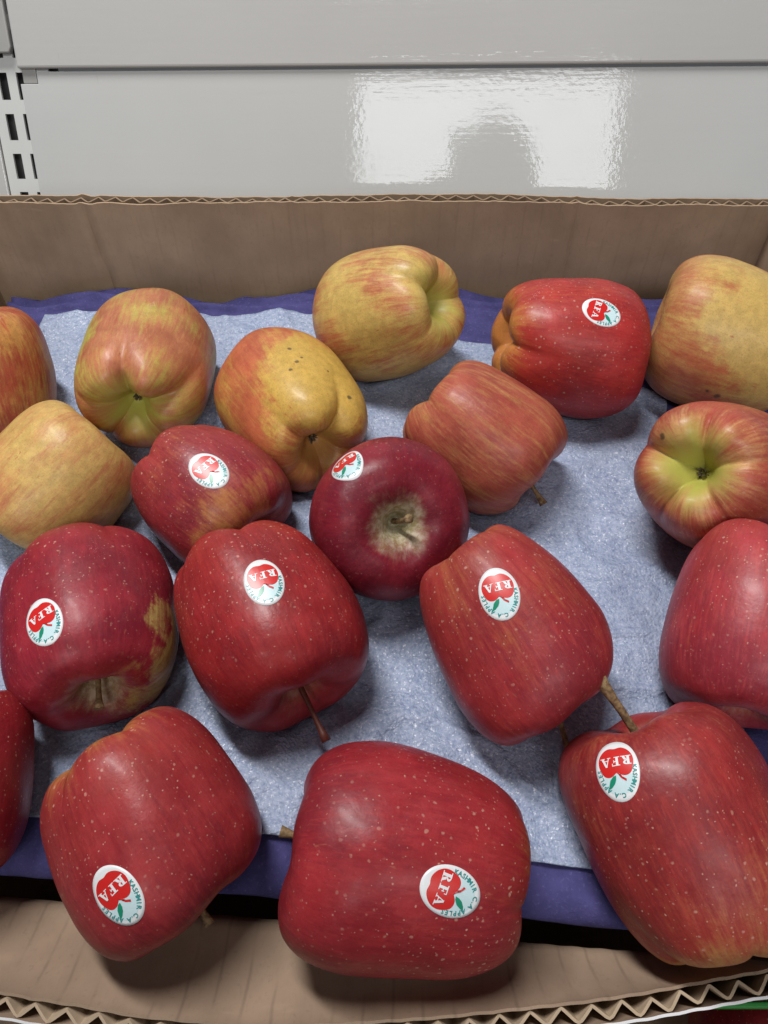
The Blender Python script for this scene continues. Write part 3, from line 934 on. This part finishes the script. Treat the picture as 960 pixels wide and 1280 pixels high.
def build_sticker(apple, tree, c, up):
    c, up = Vector(c), Vector(up)
    loc, n, _, _ = tree.find_nearest(c)
    # smoothed normal over the sticker's area
    ns = Vector((0, 0, 0))
    t0 = up - n * up.dot(n)
    t0.normalize()
    s0 = t0.cross(n)
    for i in range(16):
        q = loc + (t0 * math.sin(i * .3927) + s0 * math.cos(i * .3927)) * .006
        ns += tree.find_nearest(q)[1]
    n = ns.normalized()
    up = (up - n * up.dot(n)).normalized()
    rt = up.cross(n)
    def on(x, y, lift):
        o = loc + rt * (x * .001) + up * (y * .001) + n * .012
        h = tree.ray_cast(o, -n)
        if h[0] is None or h[3] > .022:
            q = tree.find_nearest(loc + rt * (x * .001) + up * (y * .001))
            return q[0] + n * lift
        return h[0] + n * lift
    def disc(outline, lift, rings=8, skirt=True):
        cx = sum(p_[0] for p_ in outline) / len(outline)
        cy = sum(p_[1] for p_ in outline) / len(outline)
        N = len(outline)
        V, F = [on(cx, cy, lift)], []
        for r_ in range(1, rings + 1):
            for (x, y) in outline:
                V.append(on(cx + (x - cx) * r_ / rings, cy + (y - cy) * r_ / rings, lift))
        for i in range(N):
            F.append((0, 1 + i, 1 + (i + 1) % N))
        for r_ in range(rings - 1):
            for i in range(N):
                a, b = 1 + r_ * N + i, 1 + r_ * N + (i + 1) % N
                F.append((a, a + N, b + N, b))
        if skirt:
            o = len(V)
            for (x, y) in outline:
                V.append(on(x * 1.004, y * 1.004, lift - .00028))
            for i in range(N):
                a, b = 1 + (rings - 1) * N + i, 1 + (rings - 1) * N + (i + 1) % N
                F.append((a, o + i, o + (i + 1) % N, b))
        return V, F
    ell = [(SA * math.cos(a), SB * math.sin(a)) for a in np.linspace(0, 2 * math.pi, 56, endpoint=False)]
    st = link('sticker', mesh('sticker', *disc(ell, .00024, 9)), M_STK, apple)
    ell2 = [(x * .70, 4.0 + y * .40) for x, y in ell]
    link('pale_blue_print', mesh('pale_blue_print', *disc(ell2, .00029, 4, False)), M_STKBLUE, st)
    link('red_fruit_print', mesh('red_fruit_print', *disc(apple_outline(), .00035, 6, False)), M_STKRED, st)
    leaf = [(.5, 2.0), (1.6, 2.2), (2.9, 3.3), (3.7, 5.0), (3.9, 6.0), (2.8, 5.6), (1.5, 4.6), (.8, 3.4)]
    link('leaf_print', mesh('leaf_print', *disc(leaf, .00040, 2, False)), M_STKGREEN, st)
    sp = [(.5, 1.0), (-.1, 1.2), (-1.0, 3.0), (-2.6, 4.3), (-2.9, 3.6), (-1.6, 2.7), (-.6, .6)]
    link('stem_print', mesh('stem_print', *disc(sp, .00044, 2, False)), M_STKRED, st)
    V, F = [], []
    for i, q in enumerate(RFA):
        o = len(V)
        n_ = 4
        for b_ in range(n_ + 1):
            for a_ in range(n_ + 1):
                u_, v_ = a_ / n_, b_ / n_
                x = (q[0][0] * (1 - u_) + q[1][0] * u_) * (1 - v_) + (q[3][0] * (1 - u_) + q[2][0] * u_) * v_
                y = (q[0][1] * (1 - u_) + q[1][1] * u_) * (1 - v_) + (q[3][1] * (1 - u_) + q[2][1] * u_) * v_
                V.append(on(x, y, .00042 + i * .000004))
        for b_ in range(n_):
            for a_ in range(n_):
                c_ = o + b_ * (n_ + 1) + a_
                F.append((c_, c_ + 1, c_ + n_ + 2, c_ + n_ + 1))
    link('letters', mesh('letters', V, F), M_STK, st, smooth=False)
    link('small_lettering', mesh('small_lettering', [on(x, y, .00034) for x, y in ARC[0]], ARC[1]), M_STKTEAL, st, smooth=False)
    return st

def tube(name, pts, rad, n=12):
    pts = [Vector(q) for q in pts]
    V, F = [], []
    for i, q in enumerate(pts):
        d = (pts[min(i + 1, len(pts) - 1)] - pts[max(i - 1, 0)]).normalized()
        a = d.orthogonal().normalized()
        b = d.cross(a)
        if i and (a.dot(pa) < .999):
            a = (pa - d * pa.dot(d)).normalized()
            b = d.cross(a)
        pa = a
        for k in range(n):
            an = 2 * math.pi * k / n
            w = 1 + .14 * noise.noise(Vector((i * .6, k * .9, rad[0] * 9e3)))
            V.append(q + (a * math.cos(an) + b * math.sin(an)) * rad[i] * w)
    for i in range(len(pts) - 1):
        for k in range(n):
            a, b = i * n + k, i * n + (k + 1) % n
            F.append((a, b, b + n, a + n))
    o = len(V)
    V += [pts[0], pts[-1]]
    for k in range(n):
        F.append((o, (k + 1) % n, k))
        e = (len(pts) - 1) * n
        F.append((o + 1, e + k, e + (k + 1) % n))
    return mesh(name, V, F)

GROUP = 'apples lying in the cardboard box'
for k, p in enumerate(APPLES):
    V, F, ph, ax, R, W, WV = SH[k]
    me = mesh('apple', V * W, F)
    attr(me, 'pos', 'FLOAT_VECTOR', V)
    attr(me, 'streak', 'FLOAT_VECTOR', np.stack([np.cos(ph) * np.minimum(1, .25 + 3 * ax), np.sin(ph) * np.minimum(1, .25 + 3 * ax), ax * .62], 1))
    attr(me, 'ax', 'FLOAT', ax)
    o = link('apple', me, apple_material(k, p, R))
    o.matrix_world = Matrix.Translation(FIT[k]['loc']) @ R.to_4x4()
    tag(o, p['label'], 'apple', GROUP)
    if p['stem']:
        zb = float(V[:NU, 2].mean()) * W - .002
        L = p['stem_len'] * W + .002
        tip = (R.transposed() @ cam_dir(p['stem_dir'])) if 'stem_dir' in p else Vector((0, 0, 1))
        if tip.z < .15:
            tip.z = .15
        tip = (tip + Vector((0, 0, .25))).normalized()
        pts, q = [], Vector((float(V[:NU, 0].mean()) * W, float(V[:NU, 1].mean()) * W, zb))
        n = 12
        for i in range(n):
            t_ = i / (n - 1)
            pts.append(q.copy())
            d = Vector((0, 0, 1)).lerp(tip, min(1, t_ * 1.6)).normalized()
            q = q + d * (L / (n - 1))
        r0 = .0015 if p['seed'] < 18.5 else .0021
        rad = [r0 * (1.0 - .25 * math.sin(min(1, i / 8) * math.pi / 2) + (.65 * max(0, (i - 8) / 3) ** 1.5)) for i in range(n)]
        link('stem', tube('stem', pts, rad), M_STEMRED if 14 < p['seed'] < 15 else M_STEM, o)
    if p['eye']:
        c = V[-NU:].mean(0) * W
        rnd = random.Random(k)
        EV, EF = [], []
        for i in range(17):
            an = 2 * math.pi * (i % 5) / 5 + rnd.uniform(-.3, .3) + (.6 if i >= 5 else 0)
            ln = (rnd.uniform(.15, .23) if i < 5 else rnd.uniform(.07, .15)) * W
            wd = (.045 if i < 5 else .020) * W
            d = Vector((math.cos(an), math.sin(an), 0))
            sd_ = Vector((-math.sin(an), math.cos(an), 0))
            o_ = len(EV)
            for j in range(5):
                t_ = j / 4
                ctr = Vector(c) + d * (.025 * W + ln * (t_ - .35 * t_ * t_) * (.9 if i < 5 else .4)) + Vector((0, 0, .02 * W - (.13 if i < 5 else .19) * W * t_ * (1.0 - .35 * t_)))
                w_ = wd * (1 - t_) ** .7 + .0001
                th = Vector((0, 0, .00035)) + d * .0002
                EV += [ctr + sd_ * w_, ctr + th, ctr - sd_ * w_, ctr - th]
            for j in range(4):
                for e in range(4):
                    a, b = o_ + j * 4 + e, o_ + j * 4 + (e + 1) % 4
                    EF.append((a, b, b + 4, a + 4))
            EF += [(o_ + 3, o_ + 2, o_ + 1, o_), (o_ + 16, o_ + 17, o_ + 18, o_ + 19)]
        link('calyx', mesh('calyx', EV, EF), M_EYE, o)
    if 'sticker' in FIT[k]:
        tr = BVHTree.FromPolygons([Vector(v) for v in V * W], F)
        build_sticker(o, tr, FIT[k]['sticker'], FIT[k]['up'])


# ------------------------------------------------------------------ what shows below the front edge: the next box down
lb = tag(empty('lower_box', (0, .03, -.215)), 'second brown cardboard box on the shelf below, glimpsed under the bowed front edge', 'box')
link('bottom_panel', boxes_mesh('bottom_panel', [(-.30, .30, -.19, .16, 0, .006)]), M_LINER, lb, smooth=False)
for bb in ((-.30, .30, -.196, -.1905, -.0, .10), (-.30, .30, .1605, .166, -.0, .10)):
    link('side_wall', boxes_mesh('side_wall', [bb]), M_LINER, lb, smooth=False)
for bb in ((-.3065, -.3005, -.196, .166, -.0, .10), (.3005, .3065, -.196, .166, -.0, .10)):
    link('end_wall', boxes_mesh('end_wall', [bb]), M_LINER, lb, smooth=False)
lt = link('lower_tray', boxes_mesh('lower_tray', [(-.145, -.075, -.10, .12, -.180, -.172), (-.072, .09, -.10, .12, -.205, -.200)], .002), tray.data.materials[0], smooth=False)
tag(lt, 'violet tray in the lower box seen under the left end of the front edge', 'tray')
gp = link('green_pad', boxes_mesh('green_pad', [(.1585, .30, .0425, .074, -.1215, -.1185)], .0008), plain('dark_green_plastic', (.030, .115, .045), .4), smooth=False)
link('rim', boxes_mesh('rim', [(.157, .30, .0392, .0422, -.1220, -.1180)], .001), plain('bright_green_plastic', (.055, .40, .085), .35), gp, smooth=False)
tag(gp, 'dark green plastic pad with a bright green rim under the front edge at right', 'pad')
for q, loc in enumerate(((.196, .018, -.158), (.268, .030, -.170))):
    p = dict(APPLES[17 if q == 0 else 11])
    V, F, ph, ax, R, W, WV = SH[17 if q == 0 else 11]
    me = mesh('apple', V * W, F)
    attr(me, 'pos', 'FLOAT_VECTOR', V)
    attr(me, 'streak', 'FLOAT_VECTOR', np.stack([np.cos(ph), np.sin(ph), ax * .62], 1))
    attr(me, 'ax', 'FLOAT', ax)
    o = link('apple', me, bpy.data.objects['apple.017' if q == 0 else 'apple.011'].data.materials[0])
    o.matrix_world = Matrix.Translation(loc) @ Matrix.Rotation(1.1 + q, 4, 'X')
    tag(o, ('red apple in the lower box peeping out under the green rim, bottom right corner',
            'second red apple in the lower box, further right under the green rim')[q], 'apple', 'apples in the lower box')

# ------------------------------------------------------------------ the photographer, mirrored in the glossy panel
def skinned(name, pts, edges, mat, parent=None, sub=2, smooth_it=True):
    me = bpy.data.meshes.new(name)
    me.from_pydata([q[:3] for q in pts], edges, [])
    o = link(name, me, mat, parent)
    md = o.modifiers.new('skin', 'SKIN')
    md.use_smooth_shade = True
    for v, q in zip(me.skin_vertices[0].data, pts):
        v.radius = (q[3], q[4] if len(q) > 4 else q[3])
        v.use_root = False
    me.skin_vertices[0].data[0].use_root = True
    sd_ = o.modifiers.new('sub', 'SUBSURF')
    sd_.levels = sd_.render_levels = sub
    return o
M_SKIN = plain('skin', (.30, .17, .115), .55, .06, 60)
M_CLOTH = plain('dark_cloth', (.030, .032, .038), .9, .2, 200)
M_HAIR = plain('dark_hair', (.012, .010, .009), .6, .3, 120)
G = -CAMZ
pts = [(.04, -.50, -.70, .13, .10), (.04, -.50, -.52, .12, .09), (.04, -.49, -.34, .145, .095), (.035, -.475, -.235, .07, .06),
       (.033, -.455, -.165, .052), (.032, -.425, -.105, .062, .078), (.030, -.415, -.050, .070, .088), (.030, -.425, .000, .045, .055),
       # raised arm, wrist, palm
       (-.12, -.475, -.265, .062), (-.185, -.30, -.42, .044), (-.090, -.095, -.150, .027), (-.050, -.044, -.076, .026, .017),
       # other arm hanging
       (.20, -.485, -.265, .062), (.26, -.49, -.52, .045), (.28, -.42, -.74, .028), (.285, -.395, -.82, .024, .014)]
edges = [(0, 1), (1, 2), (2, 3), (3, 4), (4, 5), (5, 6), (6, 7), (2, 8), (8, 9), (9, 10), (10, 11), (2, 12), (12, 13), (13, 14), (14, 15)]
# nose
pts.append((.030, -.325, -.062, .010)); edges.append((6, len(pts) - 1))
# fingers of the raised hand close round the phone
def chain(root, seq):
    prev = root
    for q in seq:
        pts.append(q)
        edges.append((prev, len(pts) - 1))
        prev = len(pts) - 1
for k, (zo, ln) in enumerate(((.0, .030), (-.018, .036), (-.036, .034), (-.052, .026))):
    chain(11, [(-.040, -.024, -.054 + zo * .9, .0095), (-.030, -.002, -.046 + zo, .0085), (-.030 + ln, .004, -.042 + zo, .0072)])
chain(11, [(-.030, -.050, -.052, .011), (.000, -.042, -.036, .0085)])
for k in range(4):
    chain(15, [(.272 + .010 * k, -.382, -.868 - .004 * (k in (1, 2)), .0085), (.272 + .010 * k, -.368, -.902 - .008 * (k in (1, 2)), .007)])
chain(15, [(.262, -.368, -.845, .009), (.258, -.355, -.872, .0075)])
# legs
for sx in (-.05, .13):
    chain(0, [(sx, -.50, -.84, .085), (sx, -.485, -1.18, .058), (sx, -.51, G + .10, .040), (sx, -.40, G + .035, .040, .03)])
off = Vector((0, 0, CAMZ))
pts = [(q[0], q[1], q[2] + CAMZ) + tuple(q[3:]) for q in pts]
person = skinned('person', pts, edges, M_SKIN)
tag(person, 'person in dark clothes holding up a phone, seen as the dark reflection in the panel', 'person')
keep = [(pts[i][:3] + tuple(v * 1.13 + .004 for v in pts[i][3:])) for i in (0, 1, 2, 3, 8, 9, 10, 12, 13, 14)]
skinned('jacket', keep, [(0, 1), (1, 2), (2, 3), (2, 4), (4, 5), (5, 6), (2, 7), (7, 8), (8, 9)], M_CLOTH, person)
legs = [pts[0][:3] + (.14, .11)]
le = []
for sx in (-.05, .13):
    b0 = len(legs)
    legs += [(sx, -.50, CAMZ - .84, .096), (sx, -.485, CAMZ - 1.18, .070), (sx, -.51, .10, .056)]
    le += [(0, b0), (b0, b0 + 1), (b0 + 1, b0 + 2)]
skinned('trousers', legs, le, M_CLOTH, person)
# hair: a cap over crown and back of the head
HV, HF = [], []
for j in range(15):
    for i in range(32):
        th, ph_ = math.pi * j / 22, 2 * math.pi * i / 32
        frontness = max(0, math.sin(ph_))
        th2 = th * (1 - .42 * frontness)
        w = 1 + .04 * noise.noise(Vector((math.cos(ph_) * 3, math.sin(ph_) * 3, th * 3)))
        HV.append((.030 + .080 * w * math.sin(th2) * math.cos(ph_), -.428 + .098 * w * math.sin(th2) * math.sin(ph_), CAMZ - .068 + .112 * w * math.cos(th2)))
for j in range(14):
    for i in range(32):
        a, b = j * 32 + i, j * 32 + (i + 1) % 32
        HF.append((a, a + 32, b + 32, b))
hair = link('hair', mesh('hair', HV, HF), M_HAIR, person)
hair.modifiers.new('thick', 'SOLIDIFY').thickness = .006
for sx in (-.028, .028):
    ev = tube('eye', [(.030 + sx, -.345, CAMZ - .048), (.030 + sx, -.338, CAMZ - .048)], [.010, .008])
    link('eye', ev, M_HAIR, person)
link('mouth', tube('mouth', [(.008, -.343, CAMZ - .105), (.030, -.338, CAMZ - .107), (.052, -.343, CAMZ - .105)], [.003, .005, .003]), plain('lips', (.32, .10, .09), .5), person)
phone = link('phone', boxes_mesh('phone', [(-.0375, .0375, -.0775, .0775, -.0045, .0045)], .003), plain('phone_case', (.02, .02, .022), .4), smooth=False)
fw = Vector((0, math.cos(PITCH), -math.sin(PITCH))); uw = Vector((0, math.sin(PITCH), math.cos(PITCH)))
phone.matrix_world = Matrix.Translation(Vector((0, 0, CAMZ)) + RIGHT * .026 - uw * .064 - fw * .0062) @ Matrix.Rotation(math.pi / 2 - PITCH, 4, 'X')
link('screen', boxes_mesh('screen', [(-.0345, .0345, -.0735, .0735, .0046, .0052)]), plain('dark_glass', (.01, .01, .012), .08), phone, smooth=False)
tag(phone, 'dark phone held up by the person, part of the dark reflection in the panel', 'phone')

# ------------------------------------------------------------------ carry everything in the box into the world
for o in list(COL.objects):
    if o.parent is None and o.name.split('.')[0] in ('cardboard_box', 'pulp_tray', 'foam_sheet', 'apple', 'lower_box', 'green_pad', 'lower_tray'):
        o.matrix_world = BOX @ o.matrix_basis
bpy.context.view_layer.update()
